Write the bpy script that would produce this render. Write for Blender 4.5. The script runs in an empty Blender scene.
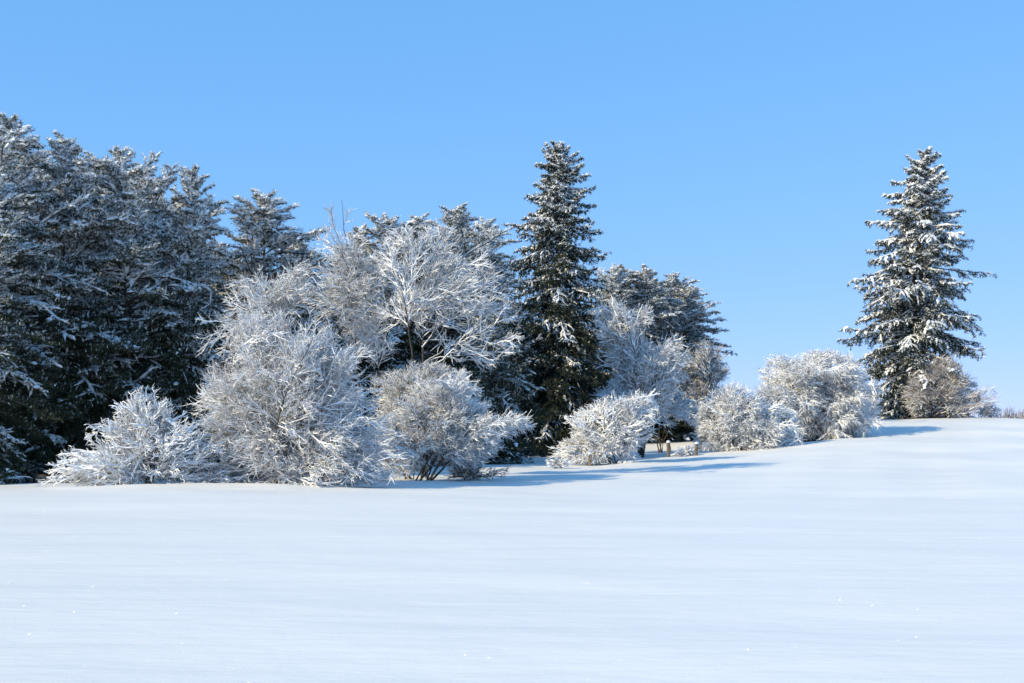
import bpy, math
import numpy as np

S = bpy.context.scene
COL = S.collection
R = math.radians

# ------------------------------------------------------------------ camera
F = 1280.0                    # focal length in pixels at 1024 wide (45 mm)
HORIZON = 425.0
EYE = 1.7
PITCH = math.atan((HORIZON - 341.5) / F)
cd = bpy.data.cameras.new('camera'); cam = bpy.data.objects.new('camera', cd)
COL.objects.link(cam); S.camera = cam
cd.sensor_width = 36; cd.lens = 45; cd.clip_start = 0.1; cd.clip_end = 12000
cam.location = (0, 0, EYE); cam.rotation_euler = (math.pi / 2 + PITCH, 0, 0)

# ------------------------------------------------------------------ light
SUN_EL, SUN_AZ = 30.0, -118.0       # azimuth clockwise from +Y
W = bpy.data.worlds.new('World'); S.world = W; W.use_nodes = True
wn, wl = W.node_tree.nodes, W.node_tree.links
sky = wn.new('ShaderNodeTexSky'); sky.sky_type = 'NISHITA'; sky.sun_disc = False
sky.sun_elevation = R(SUN_EL); sky.sun_rotation = R(SUN_AZ)
sky.air_density = 0.7; sky.dust_density = 0.0; sky.ozone_density = 5.0; sky.altitude = 0
# colour response of the sky: the photograph's even, saturated winter blue
EXPO = 0.5
sep = wn.new('ShaderNodeSeparateColor'); com = wn.new('ShaderNodeCombineColor'); wl.new(sky.outputs[0], sep.inputs[0])
for i, (pw, mul) in enumerate([(0.58, 0.69), (0.31, 0.78), (0.25, 1.18)]):
    a = wn.new('ShaderNodeMath'); a.operation = 'MULTIPLY'; a.inputs[1].default_value = 0.12
    p = wn.new('ShaderNodeMath'); p.operation = 'POWER'; p.inputs[1].default_value = pw
    m = wn.new('ShaderNodeMath'); m.operation = 'MULTIPLY'; m.inputs[1].default_value = mul / 0.12 / 2 ** EXPO
    wl.new(sep.outputs[i], a.inputs[0]); wl.new(a.outputs[0], p.inputs[0]); wl.new(p.outputs[0], m.inputs[0]); wl.new(m.outputs[0], com.inputs[i])
wl.new(com.outputs[0], wn['Background'].inputs[0])
wn['Background'].inputs[1].default_value = 0.12
sl = bpy.data.lights.new('sun', 'SUN'); sun = bpy.data.objects.new('sun', sl); COL.objects.link(sun)
sl.energy = 3.4; sl.angle = R(0.5); sl.color = (1.0, 0.86, 0.57)
sun.rotation_euler = (math.pi / 2 - R(SUN_EL), 0, math.pi - R(SUN_AZ))
S.view_settings.view_transform = 'Standard'; S.view_settings.look = 'None'
S.view_settings.gamma = 1; S.view_settings.use_curve_mapping = False
S.view_settings.exposure = EXPO
S.render.engine = 'CYCLES'
S.cycles.max_bounces = 5; S.cycles.diffuse_bounces = 3; S.cycles.glossy_bounces = 2
S.cycles.transparent_max_bounces = 4; S.cycles.use_denoising = True
S.cycles.sample_clamp_indirect = 4

# ------------------------------------------------------------------ helpers
def at(px, py, y):
    """world point on the ray through a pixel at forward distance y"""
    a, b = (px - 512) / F, (341.5 - py) / F
    fy = math.cos(PITCH) - b * math.sin(PITCH); fz = math.sin(PITCH) + b * math.cos(PITCH)
    return np.array([a / fy * y, y, EYE + fz / fy * y])

# ground heights: (pixel column, distance, pixel row the ground shows at)
CP = [(0, 20, 534), (512, 20, 534), (1024, 20, 533), (-300, 20, 534), (1300, 20, 532),
      (0, 33, 488), (60, 33, 488), (150, 32, 486.5), (210, 33, 487), (285, 34, 490.5), (400, 35, 487), (500, 37, 485), (600, 40, 479), (700, 40, 478), (850, 40, 474), (1000, 40, 472),
      (0, 38, 487), (40, 38, 486.5), (110, 38, 486), (200, 38, 486), (300, 39, 486), (400, 40, 480), (430, 41, 478), (500, 43, 476),
      (0, 46, 484), (100, 46, 483), (200, 46, 481), (300, 47, 480), (400, 48, 474), (500, 52, 468), (560, 52, 468), (620, 53, 467), (700, 50, 466), (800, 50, 459), (900, 50, 455), (1000, 50, 454),
      (0, 60, 470), (200, 60, 468), (400, 60, 464), (540, 60, 463), (620, 60, 462), (667, 60, 459), (700, 59, 457), (740, 58, 454), (800, 58, 446), (860, 60, 440), (930, 60, 440), (1010, 60, 439),
      (550, 72, 455.5), (620, 72, 456), (660, 75, 453), (700, 70, 454), (740, 68, 450), (800, 68, 441), (850, 67, 436.5), (850, 72, 427), (865, 76, 421), (900, 70, 429.5), (900, 76, 420), (960, 70, 429), (960, 77, 419.5), (1024, 70, 429), (1024, 78, 420),
      (600, 84, 448), (640, 86, 441), (680, 86, 440), (720, 86, 442), (780, 84, 436), (850, 80, 425), (870, 82, 419), (910, 84, 416), (960, 84, 417), (1024, 84, 419), (1100, 84, 420),
      (540, 90, 451), (400, 80, 452), (200, 80, 452), (0, 80, 452)]
CPW = np.array([at(*(c[0], c[2], c[1])) for c in CP])
# snow banked against the shrubs
MOUNDS = [((px - 512) / F * d, d - off, am, sg) for px, d, off, am, sg in [(120, 34, .9, .13, 1.0), (165, 34, .6, .16, .9), (245, 35, 1.3, .15, 1.0), (320, 35, 1.5, .12, .9), (285, 35, .6, .12, 1.4),
          (395, 39, .9, .13, .9), (455, 39, .7, .10, 1.0), (590, 54, .8, .13, 1.1), (625, 54, .5, .15, 1.0), (715, 62, .8, .16, 1.1), (765, 62, 1.0, .18, 1.2), (820, 66, 1.5, .15, 1.4), (668, 59.5, 0, .08, .4), (696, 58.5, 0, .08, .4)]]
def ground(x, y, drifts=True):
    x = np.asarray(x, float); y = np.asarray(y, float)
    sh = x.shape; xf = x.ravel(); yf = y.ravel(); out = np.zeros_like(xf)
    m = (np.abs(xf) < 160) & (yf > -20) & (yf < 190)
    X, Y = xf[m], yf[m]
    d2 = ((X[:, None] - CPW[None, :, 0]) ** 2 + (1.3 * (Y[:, None] - CPW[None, :, 1])) ** 2)
    w = np.exp(-d2 / (2 * 3.4 ** 2)) + 1e-4 * np.exp(-d2 / (2 * 11 ** 2))
    z = (w * CPW[:, 2]).sum(1) + 1e-9 * 0
    z = z / (w.sum(1) + 1e-9)
    # fall away behind the crest and towards the far plain
    fall = np.clip((Y - 92) / 70, 0, 1); fall = fall * fall * (3 - 2 * fall)
    z = z * (1 - fall) - 3.0 * fall
    edge = np.clip((np.abs(X) - 70) / 90, 0, 1); edge = edge * edge * (3 - 2 * edge)
    base = -3.0 * np.clip((Y - 60) / 100, 0, 1)
    z = z * (1 - edge) + base * edge
    out[m] = z
    far = ~m
    out[far] = -3.0 * np.clip((yf[far] - 60) / 100, 0, 1)
    if drifts:
        k = np.exp(-((xf / 90) ** 2 + (yf / 90) ** 2))
        out += k * (0.020 * np.sin(yf * 1.1 + 0.25 * xf + 1.5 * np.sin(xf * 0.17)) * np.sin(xf * 0.21 + 0.4 * yf)
                    + 0.012 * np.sin(yf * 2.7 - 0.3 * xf + np.sin(xf * 0.5)) * np.sin(0.33 * xf + 1.0))
        k2 = np.clip((yf - 26) / 8, 0, 1) * np.clip((100 - yf) / 20, 0, 1) * (np.abs(xf) < 60)
        for mx_, my_, am, sg in MOUNDS:
            out += 0.42 * am * np.exp(-(((xf - mx_) / (1.7 * sg)) ** 2 + ((yf - my_) / sg) ** 2)) * (1 + 0.35 * np.sin(xf * 2.3 + my_) * np.sin(yf * 2.9 + mx_))
        out += k2 * 0.035 * (np.sin(xf * 0.9 + 1.3 * np.sin(yf * 0.31)) * np.sin(yf * 0.55 + 0.7 * np.sin(xf * 0.4)) + 0.5 * np.sin(xf * 1.9 + yf * 0.6) * np.sin(yf * 1.3 - xf * 0.5))
    return out.reshape(sh)
def gz(x, y): return float(ground(np.array([x]), np.array([y]))[0])

def norm(v): return v / np.maximum(np.linalg.norm(v, axis=-1, keepdims=True), 1e-9)

class Geo:
    """collects vertices and polygons of one kind, builds ONE mesh object"""
    def __init__(s): s.v = []; s.f = {3: [], 4: []}; s.mi = {3: [], 4: []}; s.n = 0
    def add(s, v, f, mi=0):
        v = np.asarray(v, np.float32).reshape(-1, 3); f = np.asarray(f, np.int32)
        if len(v) == 0: return
        k = f.shape[1]; s.v.append(v); s.f[k].append(f + s.n); s.mi[k].append(np.full(len(f), mi, np.int32)); s.n += len(v)
    def mesh(s, name, mats, smooth=False):
        me = bpy.data.meshes.new(name)
        v = np.concatenate(s.v) if s.v else np.zeros((0, 3), np.float32)
        loops, tot, mi = [], [], []
        for k in (3, 4):
            for f, m in zip(s.f[k], s.mi[k]):
                loops.append(f.ravel()); tot.append(np.full(len(f), k, np.int32)); mi.append(m)
        loops = np.concatenate(loops); tot = np.concatenate(tot); mi = np.concatenate(mi)
        me.vertices.add(len(v)); me.vertices.foreach_set('co', v.ravel())
        me.loops.add(len(loops)); me.loops.foreach_set('vertex_index', loops)
        me.polygons.add(len(tot))
        st = np.concatenate([[0], np.cumsum(tot)[:-1]]).astype(np.int32)
        me.polygons.foreach_set('loop_start', st); me.polygons.foreach_set('loop_total', tot)
        me.polygons.foreach_set('material_index', mi)
        me.polygons.foreach_set('use_smooth', np.full(len(tot), smooth))
        for m in mats: me.materials.append(m)
        me.update(calc_edges=True)
        return me

def link(name, me, parent=None):
    o = bpy.data.objects.new(name, me); COL.objects.link(o)
    if parent is not None: o.parent = parent
    return o
def thing(name, label, cat, loc, rz=0, group=None):
    o = bpy.data.objects.new(name, None); COL.objects.link(o)
    o.empty_display_size = 0.3
    o.location = loc; o.rotation_euler = (0, 0, rz); o['label'] = label; o['category'] = cat
    if group: o['group'] = group
    return o
def dup(root, loc, rz, scale, label, group=None):
    r = root.copy(); COL.objects.link(r); r.location = loc; r.rotation_euler = (0, 0, rz); r.scale = scale
    r['label'] = label
    if group: r['group'] = group
    elif 'group' in r: del r['group']
    for ch in list(root.children):
        c = ch.copy(); COL.objects.link(c); c.parent = r
        for g in list(ch.children):
            d = g.copy(); COL.objects.link(d); d.parent = c
    return r

def tubes(P, rad, sides=3, close=True, lift=None, flat=1.0, rng=None, jit=0.0):
    """P (N,n,3) polylines, rad (N,n) -> verts, quads"""
    N, n, _ = P.shape
    T = np.empty_like(P); T[:, 1:-1] = P[:, 2:] - P[:, :-2]; T[:, 0] = P[:, 1] - P[:, 0]; T[:, -1] = P[:, -1] - P[:, -2]
    T = norm(T)
    up = np.zeros_like(T); up[..., 2] = 1
    vert = np.abs(T[..., 2]) > 0.97; up[vert] = (1, 0, 0)
    sd = norm(np.cross(T, up)); u = np.cross(sd, T)
    a = np.arange(sides) * 2 * math.pi / sides + math.pi / 2
    r = rad[..., None, None]
    if jit: r = r * (1 + jit * rng.standard_normal((N, n, sides, 1)))
    V = P[:, :, None, :] + r * (np.cos(a)[None, None, :, None] * sd[:, :, None, :] + flat * np.sin(a)[None, None, :, None] * u[:, :, None, :])
    if lift is not None: V = V + (lift[..., None] * u)[:, :, None, :]
    idx = np.arange(N * n * sides).reshape(N, n, sides)
    A = idx[:, :-1, :]; B = idx[:, 1:, :]
    A2 = np.roll(A, -1, 2); B2 = np.roll(B, -1, 2)
    Q = np.stack([A, A2, B2, B], -1).reshape(-1, 4)
    return V.reshape(-1, 3), Q

def strands(P0, D0, L, n, wig, grav, rng):
    N = len(P0); P = np.empty((N, n + 1, 3)); P[:, 0] = P0; D = norm(D0); st = (L / n)[:, None]
    g = np.zeros(3); 
    for i in range(n):
        gg = grav[i] if hasattr(grav, '__len__') else grav
        D = norm(D + wig * rng.standard_normal((N, 3)) + np.array([0, 0, gg]))
        P[:, i + 1] = P[:, i] + D * st
    return P

def interp(P, idx, t):
    n = P.shape[1] - 1; x = np.clip(t * n, 0, n - 1e-6); i = x.astype(int); f = (x - i)[:, None]
    a = P[idx, i]; b = P[idx, i + 1]
    return a * (1 - f) + b * f, norm(b - a)

def perp(T, rng, flatness=0.0):
    v = rng.standard_normal(T.shape); v[:, 2] *= (1 - flatness)
    v = v - (v * T).sum(1, keepdims=True) * T
    return norm(v)

# ------------------------------------------------------------------ materials
def mat(name): 
    m = bpy.data.materials.new(name); m.use_nodes = True
    return m, m.node_tree.nodes, m.node_tree.links, m.node_tree.nodes['Principled BSDF']
def noise_mat(name, c0, c1, scale, rough=0.9, detail=3, obj_random=0.0, lo=0.35, hi=0.65):
    m, n, l, b = mat(name)
    tc = n.new('ShaderNodeTexCoord'); nz = n.new('ShaderNodeTexNoise'); nz.inputs['Scale'].default_value = scale; nz.inputs['Detail'].default_value = detail
    cr = n.new('ShaderNodeValToRGB'); cr.color_ramp.elements[0].color = (*c0, 1); cr.color_ramp.elements[1].color = (*c1, 1)
    cr.color_ramp.elements[0].position = lo; cr.color_ramp.elements[1].position = hi
    l.new(tc.outputs['Object'], nz.inputs['Vector']); l.new(nz.outputs['Fac'], cr.inputs[0]); l.new(cr.outputs[0], b.inputs['Base Color'])
    b.inputs['Roughness'].default_value = rough; b.inputs['Specular IOR Level'].default_value = 0.2
    return m
M_bark = noise_mat('bark', (0.040, 0.031, 0.025), (0.125, 0.10, 0.082), 9)
M_twig = noise_mat('twig_bark', (0.15, 0.105, 0.075), (0.33, 0.245, 0.18), 3)
M_twig_grey = noise_mat('grey_twig_bark', (0.13, 0.105, 0.085), (0.30, 0.25, 0.21), 3)
M_pine = noise_mat('pine_needles', (0.022, 0.036, 0.020), (0.070, 0.078, 0.040), 2.2)
M_pine_brown = noise_mat('dead_twigs', (0.04, 0.028, 0.02), (0.13, 0.085, 0.05), 2.2)
M_spruce = noise_mat('spruce_needles', (0.018, 0.032, 0.024), (0.055, 0.066, 0.042), 2.5)
M_snowtree = noise_mat('tree_snow', (0.88, 0.89, 0.90), (0.92, 0.92, 0.92), 6, rough=0.6)
M_post = noise_mat('weathered_wood', (0.10, 0.075, 0.055), (0.24, 0.19, 0.145), 14)
M_weed = noise_mat('dry_weed', (0.18, 0.12, 0.07), (0.34, 0.25, 0.16), 8)

def ground_mat():
    m, n, l, b = mat('snow_field')
    tc = n.new('ShaderNodeTexCoord')
    mp = n.new('ShaderNodeMapping'); mp.inputs['Scale'].default_value = (0.45, 1.3, 1); mp.inputs['Rotation'].default_value = (0, 0, R(4))
    l.new(tc.outputs['Object'], mp.inputs['Vector'])
    n1 = n.new('ShaderNodeTexNoise'); n1.inputs['Scale'].default_value = 0.9; n1.inputs['Detail'].default_value = 5; n1.inputs['Roughness'].default_value = 0.55
    l.new(mp.outputs[0], n1.inputs['Vector'])
    n2 = n.new('ShaderNodeTexNoise'); n2.inputs['Scale'].default_value = 38; n2.inputs['Detail'].default_value = 4
    l.new(tc.outputs['Object'], n2.inputs['Vector'])
    b1 = n.new('ShaderNodeBump'); b1.inputs['Strength'].default_value = 1.0; b1.inputs['Distance'].default_value = 0.055
    l.new(n1.outputs['Fac'], b1.inputs['Height'])
    b2 = n.new('ShaderNodeBump'); b2.inputs['Strength'].default_value = 0.5; b2.inputs['Distance'].default_value = 0.0035
    l.new(n2.outputs['Fac'], b2.inputs['Height']); l.new(b1.outputs[0], b2.inputs['Normal'])
    l.new(b2.outputs[0], b.inputs['Normal'])
    b.inputs['Base Color'].default_value = (0.84, 0.815, 0.78, 1)
    b.inputs['Roughness'].default_value = 0.55; b.inputs['Specular IOR Level'].default_value = 0.25
    # ice crystals: small facets with their own tilt that flash in the sun
    vo = n.new('ShaderNodeTexVoronoi'); vo.inputs['Scale'].default_value = 34
    l.new(tc.outputs['Object'], vo.inputs['Vector'])
    g = n.new('ShaderNodeBsdfGlossy'); g.inputs['Roughness'].default_value = 0.2
    sub = n.new('ShaderNodeVectorMath'); sub.operation = 'SUBTRACT'; sub.inputs[1].default_value = (0.5, 0.5, 0.5)
    l.new(vo.outputs['Color'], sub.inputs[0])
    sc = n.new('ShaderNodeVectorMath'); sc.operation = 'MULTIPLY'; sc.inputs[1].default_value = (6.0, 6.0, 0.4)
    l.new(sub.outputs[0], sc.inputs[0])
    ad = n.new('ShaderNodeVectorMath'); ad.operation = 'ADD'; ge = n.new('ShaderNodeNewGeometry')
    l.new(ge.outputs['Normal'], ad.inputs[0]); l.new(sc.outputs[0], ad.inputs[1])
    nn = n.new('ShaderNodeVectorMath'); nn.operation = 'NORMALIZE'; l.new(ad.outputs[0], nn.inputs[0]); l.new(nn.outputs[0], g.inputs['Normal'])
    lt = n.new('ShaderNodeMath'); lt.operation = 'LESS_THAN'; lt.inputs[1].default_value = 0.13
    l.new(vo.outputs['Distance'], lt.inputs[0])
    mu = n.new('ShaderNodeMath'); mu.operation = 'MULTIPLY'; sx = n.new('ShaderNodeSeparateColor'); l.new(vo.outputs['Color'], sx.inputs[0]); gt = n.new('ShaderNodeMath'); gt.operation = 'GREATER_THAN'; gt.inputs[1].default_value = 0.4; l.new(sx.outputs[2], gt.inputs[0]); l.new(gt.outputs[0], mu.inputs[1]); l.new(lt.outputs[0], mu.inputs[0])
    mx = n.new('ShaderNodeAddShader'); cc = n.new('ShaderNodeCombineColor'); dm = n.new('ShaderNodeMath'); dm.operation = 'MULTIPLY'; dm.inputs[1].default_value = 0.10; l.new(mu.outputs[0], dm.inputs[0]); [l.new(dm.outputs[0], cc.inputs[i]) for i in range(3)]; l.new(cc.outputs[0], g.inputs['Color']); l.new(b.outputs[0], mx.inputs[0]); l.new(g.outputs[0], mx.inputs[1])
    l.new(mx.outputs[0], n['Material Output'].inputs['Surface'])
    return m

# ------------------------------------------------------------------ ground
def make_ground():
    def ax(a, b, c, lo, hi, step):
        mid = np.arange(lo, hi + 1e-6, step)
        left = lo - np.geomspace(step, lo - a, 45)[::-1]; right = hi + np.geomspace(step, b - hi, 45)
        return np.concatenate([left, mid, right])
    xs = ax(-5000, 5000, 0, -45, 45, 0.3)
    ys = ax(-400, 9000, 0, 4, 100, 0.25)
    X, Y = np.meshgrid(xs, ys)
    Z = np.empty_like(X)
    for i in range(0, len(ys), 40): Z[i:i + 40] = ground(X[i:i + 40], Y[i:i + 40])
    g = Geo(); nx, ny = len(xs), len(ys)
    I = np.arange(nx * ny).reshape(ny, nx)
    g.add(np.stack([X, Y, Z], -1), np.stack([I[:-1, :-1], I[:-1, 1:], I[1:, 1:], I[1:, :-1]], -1).reshape(-1, 4))
    o = link('snowy_ground', g.mesh('snowy_ground', [ground_mat()], True)); o['kind'] = 'structure'
make_ground()

# ------------------------------------------------------------------ broadleaf shrubs and trees
def broadleaf(name, label, cat, base, dist, ells, seed, stems=5, limbs=40, br=10, tw=9, tl=7, sizes=(1.2, 0.55, 0.28),
              grav=(0.0, 0.0, 0.0), trunk_r=0.05, snow=1.0, low=0.12, fork=0.25, bark=None, tr=0.006, lean=0.0, group=None, depth=0.85, ang=0.65, snow_frac=0.9, tangle=1.0, edge=0.55, skirt=None, spread=None, out=0.2, limb_snow=0.6):
    """base = pixel column of the stem foot, ells = crown lobes (px, py, rx, ry) at distance dist"""
    rng = np.random.default_rng(seed)
    bark = bark or M_twig
    skirt = (cat in ('shrub', 'weeds')) if skirt is None else skirt
    tr *= 0.8; trunk_r *= 0.7; br = int(br * 1.2); tl = int(tl * 1.35) if tl else 0
    sizes = (sizes[0], sizes[1] * 1.1, sizes[2] * 1.25)
    if skirt and cat == 'shrub':
        tl = max(3, int(tl * 0.52)); tw = max(5, int(tw * 0.72)); limbs = int(limbs * 1.6); tr *= 0.88; snow *= 1.12; limb_snow = 1.0; trunk_r *= 0.85
        sizes = (sizes[0] * 1.15, sizes[1], sizes[2])
    p0 = at(base, 450, dist); bx, by = p0[0], dist; bz = gz(bx, by) - 0.05
    root = thing(name, label, cat, (bx, by, bz), 0, group)
    pxm = dist / F
    E = []
    skirt = (cat in ('shrub', 'weeds')) if skirt is None else skirt
    for (ex, ey, rx, ry) in ells:
        rx *= 1.12; ry *= 1.08
        c = at(ex, ey, dist) - np.array([bx, by, bz]); c[1] = rng.uniform(-.15, .15) * rx * pxm
        E.append((c, np.array([rx * pxm, rx * pxm * depth, ry * pxm])))
    if cat != 'weeds':
        sub_ = []
        for c, r in E:
            for j in range(7):
                u = norm(rng.standard_normal(3)); u[2] *= 0.9
                sub_.append((c + u * r * rng.uniform(0.3, 0.52), r * rng.uniform(0.48, 0.66)))
            if skirt:
                for j in range(4):
                    x_ = c[0] + rng.uniform(-0.75, 0.75) * r[0]; rz = max(0.3 * r[2], 0.55 * c[2])
                    sub_.append((np.array([x_, rng.uniform(-.5, .5) * r[1], rz * 0.75]), np.array([r[0] * 0.45, r[1] * 0.5, rz])))
        E = sub_
    Wd0 = 2 * max(e[1][0] for e in E)
    vol = np.array([e[1].prod() for e in E]) ** 0.75; vol /= vol.sum()
    def q(P):
        o = []
        for c, r in E:
            d = (P - c) / r
            if skirt: d[:, 2] = np.where(d[:, 2] < 0, d[:, 2] * 0.5, d[:, 2])
            o.append(np.sqrt((d ** 2).sum(1)))
        w = 5.5 / Wd0
        return np.min(o, 0) * (1 + 0.13 * np.sin(P[:, 0] * w + seed) * np.sin(P[:, 2] * w * 1.2 + seed * 1.7 + P[:, 1] * w) + 0.07 * np.sin(P[:, 0] * w * 2.7 + P[:, 2] * w * 2.3 + seed) )
    hub = np.array([np.mean([e[0][0] for e in E]) * 0.5, 0, 0.3 * max(c[2] + r[2] for c, r in E)])
    # stems -> limbs reaching for points spread through the crown
    k = rng.choice(len(E), limbs, p=vol)
    d = norm(rng.standard_normal((limbs, 3))); d[:, 2] = np.where(rng.random(limbs) < (0.5 if skirt else 0.75), np.abs(d[:, 2]), d[:, 2] * (1.5 if skirt else 1))
    rad = rng.uniform(0.45, 0.86, limbs)[:, None]
    tgt = np.array([E[i][0] for i in k]) + d * rad * np.array([E[i][1] for i in k])
    tgt[:, 2] = np.maximum(tgt[:, 2], 0.15)
    H = max(c[2] + r[2] for c, r in E); Wd = max(abs(c[0]) + r[0] for c, r in E)
    # stems
    sd = np.stack([rng.uniform(-1, 1, stems) * (spread or (0.95 if skirt else 0.35)) * min(1, Wd / H) + lean, rng.uniform(-.3, .3, stems) * (2 if skirt else 1), np.ones(stems)], 1)
    sp = np.stack([rng.uniform(-1, 1, stems) * trunk_r * (8 if skirt or spread else 3), rng.uniform(-1, 1, stems) * trunk_r * (6 if skirt else 3), np.zeros(stems)], 1)
    if stems == 1: sp[:] = 0; sd[0, :2] = (lean, 0)
    SL = H * rng.uniform(0.6, 0.85, stems)
    ST = strands(sp, sd, SL, 10, 0.09, 0.03, rng)
    rs = trunk_r * rng.uniform(0.6, 1.0, stems)[:, None] * np.linspace(1, 0.3, 11)[None]
    g = Geo(); v, f = tubes(ST, rs, 6); g.add(v, f, 0)
    # each limb leaves the stem nearest to its side
    LP = []; lr = []
    for i in range(limbs):
        s = rng.integers(stems); cand = rng.integers(stems, size=3)
        s = min(cand, key=lambda c: abs(ST[c, 5, 0] - tgt[i, 0] * 0.5))
        t = np.clip((fork * 0.4 if skirt else fork) * rng.uniform(0.2, 1) + 0.75 * max(0, tgt[i, 2] - 0.35 * np.linalg.norm(tgt[i, :2] - ST[s, 5, :2])) / (ST[s, -1, 2] + .01), 0.03, 0.95)
        a, ta = interp(ST, np.array([s]), np.array([t])); a = a[0]
        L = np.linalg.norm(tgt[i] - a)
        dirh = tgt[i] - a; b = a + dirh * 0.45 + np.array([0, 0, 0.16 * L * (1 if tgt[i, 2] > 0.25 * H else 0.8)]) + rng.standard_normal(3) * 0.07 * L
        u = np.linspace(0, 1, 10)[:, None]
        p = (1 - u) ** 2 * a + 2 * u * (1 - u) * b + u ** 2 * tgt[i] + np.sin(u * math.pi) * np.cumsum(rng.standard_normal((10, 3)), 0) * 0.018 * L
        LP.append(p); lr.append(np.linspace(1, 0.25, 10) * trunk_r * 0.45 * rng.uniform(0.6, 1) * (0.5 + 0.5 * L / (H * .6)))
    LP = np.array(LP); LR = np.array(lr)
    v, f = tubes(LP, LR, 5); g.add(v, f, 0)
    link('trunk', g.mesh('trunk', [M_bark]), root)
    gs = Geo(); gb = Geo()
    # snow lines on stems and limbs
    def put_snow(P, rr, sides=3, amt=1.0, frac=1.0, jit=0.25):
        if frac < 1: 
            m = rng.random(len(P)) < frac; P, rr = P[m], rr[m]
        T = norm(P[:, -1] - P[:, 0]); hz = np.sqrt(np.clip(1 - T[:, 2] ** 2, 0, 1))
        sr = rr * (0.75 + 0.5 * hz)[:, None] * amt * 1.12
        sr = sr * (1 + jit * rng.standard_normal(sr.shape)).clip(0.25, 2)
        v, f = tubes(P, sr, sides, lift=rr * 0.9, flat=0.9); gs.add(v, f)
    put_snow(LP, np.maximum(LR * limb_snow, tr * 1.2), 4, 0.8 * snow, snow_frac)
    def level(P, R0, k, L, t0, a0, n, wig, gr, flat=0.0, fade=0.5):
        N = len(P); idx = np.repeat(np.arange(N), k); t = t0 + (1 - t0) * ((np.tile(np.arange(k), N) + rng.random(N * k)) / k)
        a, T = interp(P, idx, t)
        an = rng.normal(a0, 0.28, len(idx))[:, None]
        D = norm(np.cos(an) * T + np.sin(an) * perp(T, rng, flat)) + out * norm(a - hub)
        LL = L * rng.uniform(0.5, 1.25, len(idx)) * (1 - fade * t)
        keep = q(a) < 1.05
        a, D, LL = a[keep], D[keep], LL[keep]
        C = strands(a, D, LL, n, wig, gr, rng)
        e = q(C[:, -1]); jag = 1.0 + edge * (rng.random(len(e)) ** 2 - 0.25)
        keep = (e < jag) & (C[:, -1, 2] > 0.03)
        return C[keep]
    B = level(LP, LR, br, sizes[0], 0.15, ang, 5, 0.15 * tangle, grav[0], 0, 0.55)
    # tips of stems branch as well
    B2 = level(ST, rs, br * 2, sizes[0], 0.35, ang, 5, 0.16 * tangle, grav[0])
    B = np.concatenate([B, B2])
    BR = np.linspace(1, 0.4, 6)[None] * rng.uniform(0.9, 1.5, len(B))[:, None] * tr * 1.7
    v, f = tubes(B, BR, 3); gb.add(v, f); put_snow(B, np.maximum(BR, tr) , 3, (1.5 if skirt else 1.2) * snow, snow_frac)
    C = level(B, BR, tw, sizes[1], 0.1, ang * 0.85, 3, 0.14 * tangle, grav[1], 0.35, 0.6)
    CR = np.linspace(1, 0.5, 4)[None] * rng.uniform(0.8, 1.3, len(C))[:, None] * tr
    v, f = tubes(C, CR, 3); gb.add(v, f); put_snow(C, CR, 3, 1.4 * snow, snow_frac)
    if tl:
        D = level(C, CR, tl, sizes[2], 0.1, ang, 2, 0.22 * tangle, grav[2])
        DR = np.array([[1, .9, .35]]) * rng.uniform(0.6, 1.05, len(D))[:, None] * tr * 0.8
        v, f = tubes(D[:, ::2], DR[:, ::2], 3); gb.add(v, f); put_snow(D, DR, 3, 1.45 * snow, snow_frac * 0.9)
        nD = len(D)
    else: nD = 0
    print('BROAD', base, 'limbs', len(LP), 'B', len(B), 'C', len(C), 'D', nD)
    link('crown', gb.mesh('crown', [bark]), root)
    link('snow_load', gs.mesh('snow_load', [M_snowtree]), root)
    return root

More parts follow.
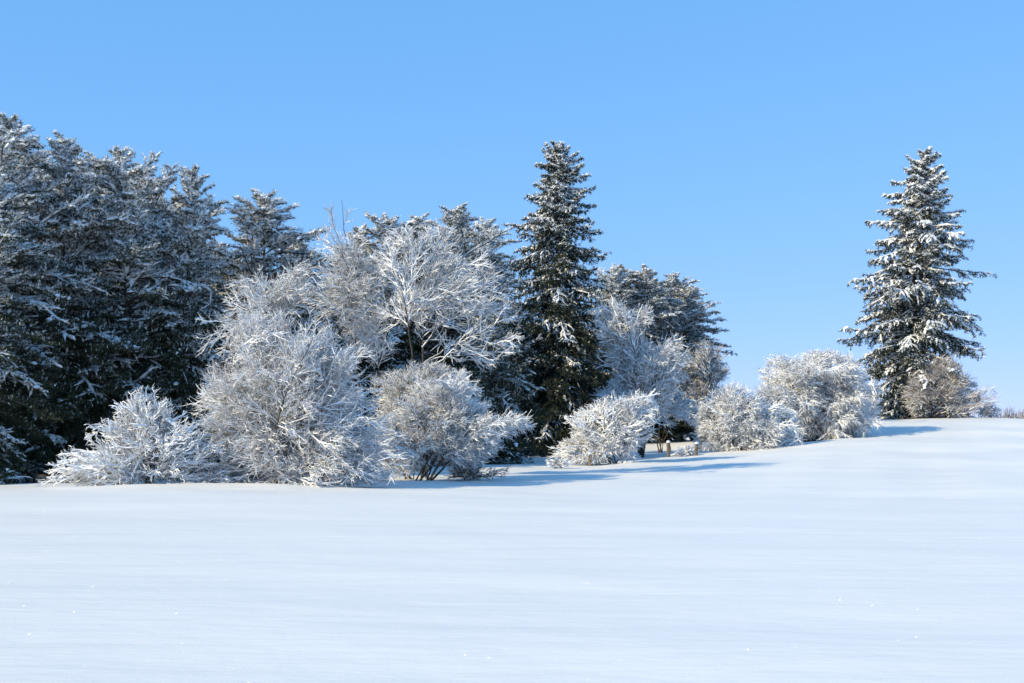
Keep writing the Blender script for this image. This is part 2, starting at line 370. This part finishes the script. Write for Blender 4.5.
# ------------------------------------------------------------------ conifers
def conifer_parts(seed, H, Rr, prof, elev, nb=120, sweep=(0, 0, 0), lat=14, sub=5, latlen=0.38, droop_sub=-0.1, blade=(0.11, 0.02), per=7,
                  trunk_r=0.16, t_lo=0.08, snow=1.0, lump=0.035, dense=1.0, frost=0.0, tuft=0.0, needle=None, asym=None, flat=0.75, leaders=0, vg=0.0, gap=0.0):
    """returns (trunk, crown, snow) meshes of one conifer of height H"""
    rng = np.random.default_rng(seed)
    g = Geo()
    TP = strands(np.zeros((1, 3)), np.array([[0, 0, 1.]]), np.array([H * 0.97]), 14, 0.012, 0, rng)
    v, f = tubes(TP, np.linspace(trunk_r, trunk_r * 0.08, 15)[None], 8); g.add(v, f)
    t = t_lo + (0.985 - t_lo) * (np.arange(nb) + rng.random(nb)) / nb
    t = t ** 0.92
    az = np.arange(nb) * 2.39996 + rng.normal(0, 0.35, nb)
    P0, _ = interp(TP, np.zeros(nb, int), t / 0.97 * 0.97)
    L = Rr * np.array([prof(x) for x in t]) * rng.uniform(0.62, 1.18, nb)
    if asym is not None: L = L * (1 + asym * np.cos(az - math.pi * 0.9))
    el = np.array([elev(x) for x in t]) + rng.normal(0, 0.10, nb)
    if leaders:
        li = rng.choice(np.where((t > 0.55) & (t < 0.9))[0], leaders, replace=False); el[li] = rng.uniform(0.9, 1.25, leaders); L[li] *= rng.uniform(1.0, 1.5, leaders)
    D0 = np.stack([np.cos(az) * np.cos(el), np.sin(az) * np.cos(el), np.sin(el)], 1)
    n = 8
    B = strands(P0, D0, L, n, 0.07, np.interp(np.linspace(0, 1, n), [0, .5, 1], sweep), rng)
    BR = np.linspace(1, 0.2, n + 1)[None] * (0.008 + 0.009 * L)[:, None]
    v, f = tubes(B, BR, 4); g.add(v, f)
    # laterals lie near the plane of the bough
    k = lat; idx = np.repeat(np.arange(nb), k); tt = 0.06 + 0.92 * (np.tile(np.arange(k), nb) + rng.random(nb * k)) / k
    a, T = interp(B, idx, tt); up = np.array([0, 0, 1.]); sd = norm(np.cross(T, up)) * np.where(np.arange(len(idx)) % 2, 1, -1)[:, None]
    vv = norm(sd + rng.standard_normal(sd.shape) * np.array([.25, .25, 1 - flat]) + np.array([0, 0, -0.05 + tuft]))
    an = rng.normal(0.85, 0.2, len(idx))[:, None]
    LL = (L[idx] * latlen * (1.0 - 0.65 * tt) * rng.uniform(0.6, 1.25, len(idx))).clip(0.12, 1.5)
    La = strands(a, np.cos(an) * T + np.sin(an) * vv, LL, 4, 0.10, droop_sub * 0.6 + tuft * 0.3, rng)
    v, f = tubes(La[:, ::2], np.linspace(1, .3, 3)[None] * np.full((len(La), 1), 0.006), 3); g.add(v, f)
    sets = [(La, LL)]
    if sub:
        idx2 = np.repeat(np.arange(len(La)), sub); t2 = 0.15 + 0.85 * (np.tile(np.arange(sub), len(La)) + rng.random(len(La) * sub)) / sub
        a2, T2 = interp(La, idx2, t2); an2 = rng.normal(0.8, 0.25, len(idx2))[:, None]
        L2 = (LL[idx2] * 0.42 * rng.uniform(0.5, 1.2, len(idx2))).clip(0.06, 0.6)
        Su = strands(a2, np.cos(an2) * T2 + np.sin(an2) * perp(T2, rng, flat * 0.7), L2, 2, 0.12, droop_sub * 2 + tuft, rng)
        sets.append((Su, L2))
    sets.append((B[:, 5:], L * 0.4))
    # needles as small blades, green below and snow-dusted where they face up
    gn = Geo(); gs = Geo()
    for P, LLx in sets:
        cnt = np.maximum(1, (LLx * per * dense * rng.uniform(0.8, 1.2, len(P)) / 0.1)).astype(int)
        ii = np.repeat(np.arange(len(P)), cnt)
        a, T = interp(P, ii, rng.random(len(ii)))
        pr = perp(T, rng); d = norm(T * rng.uniform(0.3, 1.0, len(ii))[:, None] + pr * 0.9)
        if tuft: d = norm(d + np.array([0, 0, 0.35]))
        bl = blade[0] * rng.uniform(0.6, 1.3, len(ii)); w = norm(np.cross(d, rng.standard_normal(d.shape))) * blade[1] * rng.uniform(.7, 1.3, len(ii))[:, None]
        a = a + pr * 0.01
        V = np.stack([a - w * .5, a + w * .5, a + d * bl[:, None]], 1)
        upf = (d[:, 2] + 0.5 * rng.standard_normal(len(ii))) > (0.62 / max(snow, .01) - 0.05 - frost - 0.75 * np.clip(a[:, 2] / H - 0.35, 0, 1) + vg * 1.6 * np.clip(0.66 - a[:, 2] / H, 0, 1))
        for m, gg in ((~upf, gn), (upf, gs)):
            W_ = V[m]
            if gg is gs: W_ = W_ + np.array([0, 0, 0.008])
            gg.add(W_.reshape(-1, 3), np.arange(len(W_) * 3).reshape(-1, 3))
    # lumps of snow lying on boughs and laterals
    load = rng.random(nb)            # how much snow each bough still holds
    def lumps(P, rad, frac, lift, own=None):
        # patchy: whole neighbourhoods hold snow or have shed it
        mid = P[:, P.shape[1] // 2]
        ph = np.sin(mid[:, 0] * 2.1 + seed) + np.sin(mid[:, 1] * 1.9 + mid[:, 2] * 2.3) + np.sin(mid[:, 2] * 3.1 + mid[:, 0] * 1.3) + rng.normal(0, 0.9, len(P)) + vg * 3.0 * (mid[:, 2] / H - 0.5)
        if own is not None: ph = ph * 0.5 + 4.5 * load[own]
        m = ph > np.quantile(ph, 1 - min(frac, 1)); P = P[m]; rad = rad[m] if hasattr(rad, '__len__') else np.full(len(P), rad)
        n_ = P.shape[1]; sh = np.interp(np.linspace(0, 1, n_), [0, .3, .75, 1], [.45, 1, .9, .15])
        rr = rad[:, None] * sh[None] * (1 + 0.35 * rng.standard_normal((len(P), n_))).clip(0.2, 2)
        v, f = tubes(P, rr, 5, lift=rr * 0.35 + lift, flat=0.55, rng=rng, jit=0.18); gs.add(v, f)
    lumps(La, lump * rng.uniform(0.6, 1.3, len(La)), 0.32 * snow, 0.012, idx)
    if sub: lumps(Su[:, :], lump * 0.62 * rng.uniform(0.6, 1.3, len(Su)), 0.28 * snow, 0.010, idx[idx2])
    lumps(B[:, 2:], lump * 0.9, 0.4 * snow, 0.02, np.arange(nb))
    print('CONIFER', seed, 'needles', gn.n // 3, 'snow', gs.n)
    return (g.mesh('trunk', [M_bark]), gn.mesh('crown', [needle or M_pine]), gs.mesh('snow_load', [M_snowtree]))

def conifer(parts, name, label, cat, x, y, z, rz=0, scale=(1, 1, 1), group=None):
    root = thing(name, label, cat, (x, y, z), rz, group); root.scale = scale
    for nm, me in zip(('trunk', 'crown', 'snow_load'), parts): link(nm, me, root)
    return root
def ground_at(px, dist):
    p = at(px, 450, dist); return p[0], dist, gz(p[0], dist) - 0.05
def height_for(px, py, dist):
    x, y, z = ground_at(px, dist); return (at(px, py, dist)[2] - z) * 1.005

# pines: four shared builds of nominal height 13.5 m
def pine_prof(t): return float(np.interp(t, [0, .1, .35, .6, .8, .92, 1], [.9, 1.0, 1.0, .88, .62, .38, .12]))
def pine_el(t): return float(np.interp(t, [0, .25, .5, .8, 1], [-0.25, -0.10, 0.15, 0.6, 1.1]))
PH = 13.5
pine_kinds = [conifer_parts(s, PH, 3.3, pine_prof, pine_el, nb=135, leaders=8 + 3 * (s % 3), vg=1.0, sweep=(-0.07, -0.10, -0.04), lat=17, sub=5, latlen=0.36, blade=(0.12, 0.024), per=5.5, frost=-0.30,
              tuft=0.14, droop_sub=-0.08, snow=1.05, lump=0.078, trunk_r=0.15, t_lo=0.04) for s in (11, 12, 13, 14)]
RF = np.random.default_rng(5)
def pine_at(kind, px, py_top, dist, label, rz, wide=1.0, group=None):
    x, y, z = ground_at(px, dist); h = height_for(px, py_top, dist); s = h / PH
    return conifer(pine_kinds[kind], 'pine_tree', label, 'pine tree', x, y, z, rz, (s * wide, s * wide, s), group)

PINES = [
 (2, -34, 160, 41, 'pine leaning in from beyond the left edge with long low snow loaded boughs', 0.8, 1.1),  # kind, px, top py, dist, label, rz, wide
 (0, 6, 108, 45, 'tallest pine, cut by the left edge, snow on its drooping boughs', 0.3, 1.0),
 (1, 66, 134, 47, 'full snowy pine second from the left edge, just right of the tallest pine', 2.2, 1.0),
 (2, 132, 148, 48, 'wide snowy pine standing above the low white shrub at the left', 4.0, 1.0),
 (3, 182, 160, 49, 'snowy pine at the right end of the dense left clump, next to the sky gap', 5.1, 0.8),
 (1, 266, 187, 52, 'broad snowy pine crown rising alone behind the big white shrub', 0.9, 1.4),
 (2, 303, 232, 55, 'lower pine between the broad pine crown and the dark forked bare tree', 2.4, 1.0),
 (2, 386, 209, 57, 'grey green pine behind the dark forked bare tree', 1.6, 1.15),
 (3, 442, 204, 58, 'snow dusted pine directly behind the arching white limbs', 3.3, 1.2),
 (1, 412, 213, 60, 'narrow grey green pine top between the two pines behind the bare trees', 4.6, 1.1),
 (2, 473, 214, 60, 'frosted pine top nearest the left side of the tall middle spruce', 0.7, 1.1),
 (1, 352, 224, 59, 'partly screened pine left of the dark forked tree', 5.5, 1.1),
 (1, 489, 262, 58, 'shorter dark pine tucked between the arching bare tree and the tall middle spruce', 2.9, 1.05),
 (3, 628, 268, 87, 'grey green pine crown filling the middle of the far pine group', 1.9, 1.5),
 (0, 664, 272, 90, 'far pine crown between the broad crown and the one reaching into open sky', 3.9, 1.5),
 (2, 606, 262, 84, 'distant pine with pale tip just right of the tall middle spruce', 0.2, 1.1),
 (1, 650, 266, 86, 'distant broad pine crown above the pale grey bare tree', 2.5, 1.45),
 (0, 681, 284, 88, 'distant pine whose flat boughs reach right into open sky', 4.4, 1.4),
]
for a in PINES: pine_at(a[0], a[1], a[2], a[3], a[4], a[5], a[6])
G1 = 'pines filling the shade behind the front row of the left wood'
for i, (px, dist, top) in enumerate([(36, 54, 150), (98, 55, 152), (160, 56, 162), (-30, 55, 130), (10, 63, 170), (70, 66, 175), (125, 68, 180), (180, 67, 190), (228, 60, 240),
                                     (300, 66, 262), (340, 68, 262), (330, 60, 290), (415, 68, 235), (465, 70, 250), (515, 80, 300),
                                     (-10, 76, 210), (45, 80, 220), (95, 84, 225), (150, 78, 225), (205, 82, 270), (255, 85, 280), (310, 80, 300), (355, 88, 290), (400, 84, 290), (445, 88, 290), (490, 92, 320), (535, 96, 330), (580, 98, 320)]):
    pine_at(i % 4, px, top, dist, 'pine mostly hidden in the dark second row behind the nearer trees', i * 1.7, 1.05, G1)
# the wood goes on beyond the left edge of the photograph and throws its shade into view
G2 = 'pines of the wood beyond the left edge'
for i, (x, y, s) in enumerate([(-21.5, 41, 1.0), (-25.5, 37, 1.0), (-25, 44, 1.05), (-29.5, 40, 1.0), (-31, 33.5, 0.95), (-34, 38, 1.0), (-22.5, 48.5, 1.05)]):
    conifer(pine_kinds[i % 3], 'pine_tree', 'pine of the same wood standing beyond the left edge of the view', 'pine tree', x, y, gz(x, y) - .05, i * 2.1, (s * 1.0, s * 1.0, s), G2)

# spruces
def sp_prof(t): return float(np.interp(t, [0, .08, .3, .45, .62, .81, .92, 1], [.74, .90, .97, .94, .78, .52, .30, .07]))
def sp_el(t): return float(np.interp(t, [0, .3, .6, .85, 1], [-0.45, -0.30, -0.12, 0.22, 0.9]))
def sp_el2(t): return float(np.interp(t, [0, .3, .6, .85, 1], [-0.30, -0.14, 0.05, 0.35, 0.9]))
def sp_prof1(t): return float(np.interp(t, [0, .08, .25, .45, .62, .78, .9, 1], [.85, 1, .95, .86, .70, .50, .36, .10]))
h = height_for(557, 142, 71) * 1.03
x, y, z = ground_at(557, 71)
spruce1 = conifer_parts(21, h, 4.3, sp_prof1, sp_el, nb=230, vg=0.8, sweep=(-0.10, -0.02, 0.16), lat=18, sub=5, latlen=0.32, droop_sub=-0.22, blade=(0.14, 0.045), per=4.2,
                        snow=1.0, lump=0.060, trunk_r=0.25, t_lo=0.02, needle=M_spruce, flat=0.6)
conifer(spruce1, 'spruce_tree', 'tall dark spruce with drooping boughs in the middle, foot in shade', 'spruce tree', x, y, z, 0.4)
h = height_for(918, 150, 85) * 1.03
x, y, z = ground_at(914, 85)
spruce2 = conifer_parts(33, h, 4.75, sp_prof, sp_el2, nb=250, sweep=(-0.07, -0.05, 0.05), lat=18, sub=5, latlen=0.30, droop_sub=-0.22, blade=(0.15, 0.045), per=4.2,
                        snow=1.3, frost=0.10, lump=0.088, trunk_r=0.28, t_lo=0.02, needle=M_spruce, flat=0.6)
conifer(spruce2, 'spruce_tree', 'lone snow covered spruce standing on the rise at the right against open sky', 'spruce tree', x, y, z, 1.0)

# ------------------------------------------------------------------ the deciduous growth
SH = 'shrub'; BT = 'bare tree'
broadleaf('snowy_shrub', 'low spreading white shrub in front of the dark pines at the left', SH, 146, 34,
          [(138, 455, 76, 30), (150, 425, 42, 38), (122, 445, 56, 30), (84, 463, 46, 16), (192, 448, 34, 34), (95, 480, 48, 9)], 131,
          stems=5, limbs=46, br=9, tw=7, tl=7, sizes=(0.8, 0.42, 0.2), trunk_r=0.05, snow=1.6, tr=0.0070, grav=(0.02, 0.02, 0.02))
broadleaf('snowy_shrub', 'biggest shrub, a dense rounded thicket of frosted twigs with brown stems at its foot', SH, 283, 35,
          [(285, 395, 72, 88), (285, 328, 56, 42), (255, 345, 34, 36), (232, 435, 55, 44), (368, 435, 58, 44), (290, 458, 98, 28), (335, 385, 48, 55), (238, 385, 42, 50)], 102,
          stems=8, limbs=85, br=12, tw=9, tl=7, sizes=(1.15, 0.55, 0.26), trunk_r=0.06, snow=1.15, tr=0.0062, grav=(0.0, 0.0, -0.02))
broadleaf('snowy_shrub', 'white shrub with leaning brown stems and a long low bough reaching right', SH, 424, 39,
          [(425, 425, 62, 44), (482, 430, 50, 26), (388, 445, 46, 34), (445, 396, 50, 24), (512, 428, 22, 13), (405, 455, 44, 24), (385, 466, 30, 14), (462, 456, 42, 18)], 103, skirt=False, limb_snow=0.9, fork=0.10, lean=0.1, spread=0.9,
          stems=7, limbs=64, br=10, tw=8, tl=4, sizes=(1.05, 0.48, 0.24), trunk_r=0.06, snow=1.3, tr=0.0066, grav=(0.0, 0.0, 0.0))
broadleaf('bare_tree', 'open bare tree with pale arching limbs sweeping to the right, in front of the pines', BT, 424, 42,
          [(440, 300, 70, 55), (495, 310, 40, 40), (415, 262, 48, 42), (485, 350, 55, 28), (395, 330, 36, 46), (440, 235, 22, 20), (465, 265, 30, 30)], 104,
          stems=2, limbs=38, limb_snow=0.95, br=7, tw=5, tl=3, sizes=(1.5, 0.65, 0.30), trunk_r=0.10, snow=1.15, tr=0.0075, fork=0.45, bark=M_twig_grey, grav=(0.02, -0.02, -0.04), snow_frac=0.95)
broadleaf('bare_shrub', 'open frosted shrub filling the gap under the arching limbs, behind the leaning stems', SH, 412, 40.8,
          [(400, 405, 38, 40), (440, 385, 46, 26), (478, 385, 36, 22), (425, 420, 60, 40), (490, 410, 34, 18)], 120,
          stems=5, limbs=34, br=8, tw=7, tl=6, sizes=(1.2, 0.55, 0.28), trunk_r=0.05, snow=1.1, tr=0.0068, skirt=False, spread=0.9, limb_snow=0.8, fork=0.12, bark=M_twig_grey)
broadleaf('bare_tree', 'thin bare tree with a dark forked trunk between the big shrub and the arching tree', BT, 368, 43,
          [(350, 270, 55, 60), (332, 215, 22, 30), (375, 300, 45, 50), (320, 300, 45, 40), (360, 345, 50, 35)], 105,
          stems=2, limbs=34, limb_snow=0.8, br=7, tw=5, tl=3, sizes=(1.4, 0.6, 0.32), trunk_r=0.12, snow=1.2, tr=0.0070, fork=0.5, bark=M_twig_grey, snow_frac=0.9, lean=-0.05)
broadleaf('bare_tree', 'slender frosted bare tree rising behind the left shoulder of the biggest shrub', BT, 262, 41,
          [(258, 300, 48, 50), (228, 330, 30, 40), (290, 290, 36, 40)], 106,
          stems=2, limbs=18, br=7, tw=5, tl=3, sizes=(1.2, 0.6, 0.3), trunk_r=0.07, snow=1.2, tr=0.0070, fork=0.4, bark=M_twig_grey)
broadleaf('snowy_shrub', 'small white thorny shrub on thin stems right of the tall middle spruce', SH, 615, 54,
          [(605, 430, 46, 34), (632, 415, 32, 28), (580, 445, 32, 20), (570, 455, 24, 10)], 107,
          stems=6, limbs=44, br=9, tw=7, tl=6, sizes=(1.0, 0.5, 0.26), trunk_r=0.06, snow=1.5, tr=0.0095, grav=(0.0, 0.0, -0.03))
broadleaf('bare_tree', 'pale grey leafless tree with a rounded crown behind the small thorny shrub', BT, 640, 63,
          [(625, 350, 32, 42), (650, 378, 42, 42), (612, 322, 20, 30), (672, 362, 24, 28), (636, 412, 48, 28), (642, 325, 16, 22)], 108,
          stems=4, limbs=50, br=10, tw=8, tl=6, sizes=(1.6, 0.8, 0.4), trunk_r=0.11, snow=1.35, tr=0.0105, fork=0.35, bark=M_twig_grey)
broadleaf('snowy_shrub', 'bluish shaded shrub at the foot of the pale grey leafless tree', SH, 665, 70,
          [(658, 402, 34, 22), (688, 412, 20, 14)], 109, skirt=False, spread=0.6,
          stems=5, limbs=30, br=8, tw=7, tl=5, sizes=(1.1, 0.6, 0.3), trunk_r=0.06, snow=1.3, tr=0.0115, bark=M_twig_grey)
broadleaf('bare_tree', 'thin brownish leafless tree in the gap before the rounded thickets at the right', BT, 702, 80,
          [(702, 375, 30, 36), (690, 400, 28, 28), (718, 365, 16, 26), (675, 390, 25, 30)], 110,
          stems=4, limbs=34, br=9, tw=7, tl=5, sizes=(1.5, 0.8, 0.4), trunk_r=0.12, snow=0.7, tr=0.0125, fork=0.35, bark=M_twig_grey, snow_frac=0.7)
broadleaf('snowy_shrub', 'rounded white thicket lower and left of the largest right hand thicket, behind a fence post', SH, 740, 62,
          [(728, 428, 42, 30), (750, 408, 44, 30), (706, 440, 26, 16), (775, 428, 40, 26)], 111,
          stems=8, limbs=72, br=10, tw=8, tl=8, sizes=(1.1, 0.55, 0.3), trunk_r=0.06, snow=1.45, tr=0.0090, grav=(0.0, -0.03, -0.08))
broadleaf('snowy_shrub', 'largest dome shaped thicket at the right, brown inside, throwing a blue shadow up the slope', SH, 818, 67.5,
          [(815, 395, 58, 44), (788, 368, 36, 18), (830, 368, 38, 20), (840, 390, 32, 38), (778, 405, 38, 32), (762, 412, 30, 26), (770, 430, 36, 20), (845, 422, 26, 18), (812, 428, 40, 16)], 112, depth=1.5,
          stems=10, limbs=110, br=11, tw=8, tl=9, sizes=(1.2, 0.6, 0.32), trunk_r=0.07, snow=1.35, tr=0.0090, grav=(-0.02, -0.10, -0.20))
broadleaf('snowy_shrub', 'small pale shrub squeezed between the right hand dome thicket and the lone spruce', SH, 868, 76,
          [(866, 400, 15, 16), (872, 392, 9, 16)], 113,
          stems=4, limbs=20, br=7, tw=6, tl=5, sizes=(0.9, 0.5, 0.3), trunk_r=0.05, snow=1.3, tr=0.013)
broadleaf('bare_shrub', 'thin brown bush with fanned out branches at the right foot of the lone spruce', SH, 936, 82,
          [(948, 381, 36, 30), (926, 390, 26, 24), (966, 393, 22, 20)], 114,
          stems=9, limbs=50, br=9, tw=7, tl=5, sizes=(1.1, 0.7, 0.4), trunk_r=0.06, snow=0.7, tr=0.0105, grav=(0.05, 0.05, 0.03), ang=0.5, snow_frac=0.6)
broadleaf('weed_clump', 'frosted weeds on the crest right of the bush beside the lone spruce', 'weeds', 990, 82,
          [(988, 411, 12, 7), (1002, 413, 10, 4)], 115,
          stems=6, limbs=16, br=6, tw=5, tl=0, sizes=(0.4, 0.25, 0.2), trunk_r=0.02, snow=1.1, tr=0.012)
broadleaf('weed_clump', 'brown dead weed stalks at the foot of the shrub with leaning stems', 'weeds', 466, 40,
          [(466, 472, 20, 12), (498, 472, 14, 9)], 116,
          stems=8, limbs=26, br=7, tw=5, tl=0, sizes=(0.35, 0.22, 0.2), trunk_r=0.015, snow=0.6, tr=0.007, snow_frac=0.5)
broadleaf('weed_clump', 'thin snowy weeds beside the lone fence post below the snow bank', 'weeds', 690, 60,
          [(686, 452, 12, 6), (672, 454, 8, 4)], 117,
          stems=6, limbs=18, br=6, tw=5, tl=0, sizes=(0.35, 0.22, 0.2), trunk_r=0.015, snow=1.3, tr=0.009)

broadleaf('weed_clump', 'sparse frosted weeds on the snow left of the small thorny shrub', 'weeds', 556, 51,
          [(552, 466, 12, 6), (566, 464, 8, 6)], 118,
          stems=6, limbs=16, br=5, tw=4, tl=0, sizes=(0.3, 0.2, 0.2), trunk_r=0.012, snow=1.2, tr=0.008)
broadleaf('weed_clump', 'low dry stems poking from the snow between the low shrub and the biggest shrub', 'weeds', 212, 34,
          [(210, 480, 16, 9), (226, 482, 10, 7)], 119,
          stems=7, limbs=20, br=6, tw=4, tl=0, sizes=(0.3, 0.2, 0.2), trunk_r=0.012, snow=0.9, tr=0.006)

# ------------------------------------------------------------------ fence posts
def post(px, dist, hpx, tilt, label, seed):
    rng = np.random.default_rng(seed); x, y, z = ground_at(px, dist); h = hpx * dist / F + 0.1; r = 0.07 + 0.02 * rng.random()
    root = thing('fence_post', label, 'fence post', (x, y, z - 0.03), rng.uniform(0, 6)); 
    n = 7; P = np.stack([np.linspace(0, tilt, n), np.zeros(n), np.linspace(0, h, n)], 1)[None]
    v, f = tubes(P, np.full((1, n), r), 12, rng=rng, jit=0.05)
    g = Geo(); g.add(v, f); top = v.reshape(n, 12, 3)[-1]; c = top.mean(0) + (0, 0, .01)
    g.add(np.concatenate([top, c[None]]), np.array([[i, (i + 1) % 12, 12] for i in range(12)])); g_me = g.mesh('shaft', [M_post], True)
    link('shaft', g_me, root)
    # snow cap, a small dome
    g = Geo(); rr = r * 1.15; rings = []
    for k, (a, b) in enumerate([(0.98, 0.0), (1.08, .35), (0.95, .75), (0.6, 1.05), (0.2, 1.18)]):
        an = np.arange(12) * math.pi / 6; rings.append(np.stack([tilt + np.cos(an) * rr * a, np.sin(an) * rr * a, np.full(12, h + 0.002 + b * rr * 0.9)], 1) + rng.normal(0, .003, (12, 3)))
    V = np.array(rings).reshape(-1, 3); I = np.arange(60).reshape(5, 12)
    Q = np.stack([I[:-1], np.roll(I[:-1], -1, 1), np.roll(I[1:], -1, 1), I[1:]], -1).reshape(-1, 4)
    g.add(V, Q); c = rings[-1].mean(0) + (0, 0, .005); g.add(np.concatenate([rings[-1], c[None]]), np.array([[i, (i + 1) % 12, 12] for i in range(12)]))
    link('snow_cap', g.mesh('snow_cap', [M_snowtree], True), root)
post(668, 59.5, 14, 0.02, 'upright wooden fence post standing alone in front of the shaded snow bank', 1)
post(696, 58.5, 11, -0.10, 'leaning wooden fence post at the left foot of the rounded right thicket', 2)
post(590, 53, 11, 0.01, 'short wooden post half hidden under the small thorny shrub', 3)

# ------------------------------------------------------------------ far wood on the horizon
def far_wood():
    rng = np.random.default_rng(9); g = Geo(); N = 1500
    d = rng.uniform(300, 420, N); x = rng.uniform(60, 420, N); hgt = rng.uniform(8.5, 11.5, N) * (0.85 + 0.15 * np.sin(x * 0.09))
    base = np.stack([x, d, ground(x, d, False)], 1); P = []
    for k in range(14):
        D = np.stack([rng.normal(0, .35, N), rng.normal(0, .35, N), np.ones(N)], 1)
        P.append(strands(base + np.array([0, 0, 0]), D, hgt * rng.uniform(.7, 1.05, N), 3, 0.25, 0.0, rng))
    P = np.concatenate(P); v, f = tubes(P, np.array([[0.10, .16, .12, .04]]) * np.ones((len(P), 1)), 3); g.add(v, f)
    o = link('far_wood', g.mesh('far_wood', [noise_mat('far_twigs', (.18, .14, .13), (.5, .48, .48), 0.4)]))
    o['kind'] = 'stuff'; o['label'] = 'low grey band of distant leafless wood on the skyline at the far right'; o['category'] = 'distant wood'
far_wood()
print('TOTAL polys', sum(len(o.data.polygons) for o in S.objects if o.type == 'MESH'), 'unique', sum(len(m.polygons) for m in bpy.data.meshes))
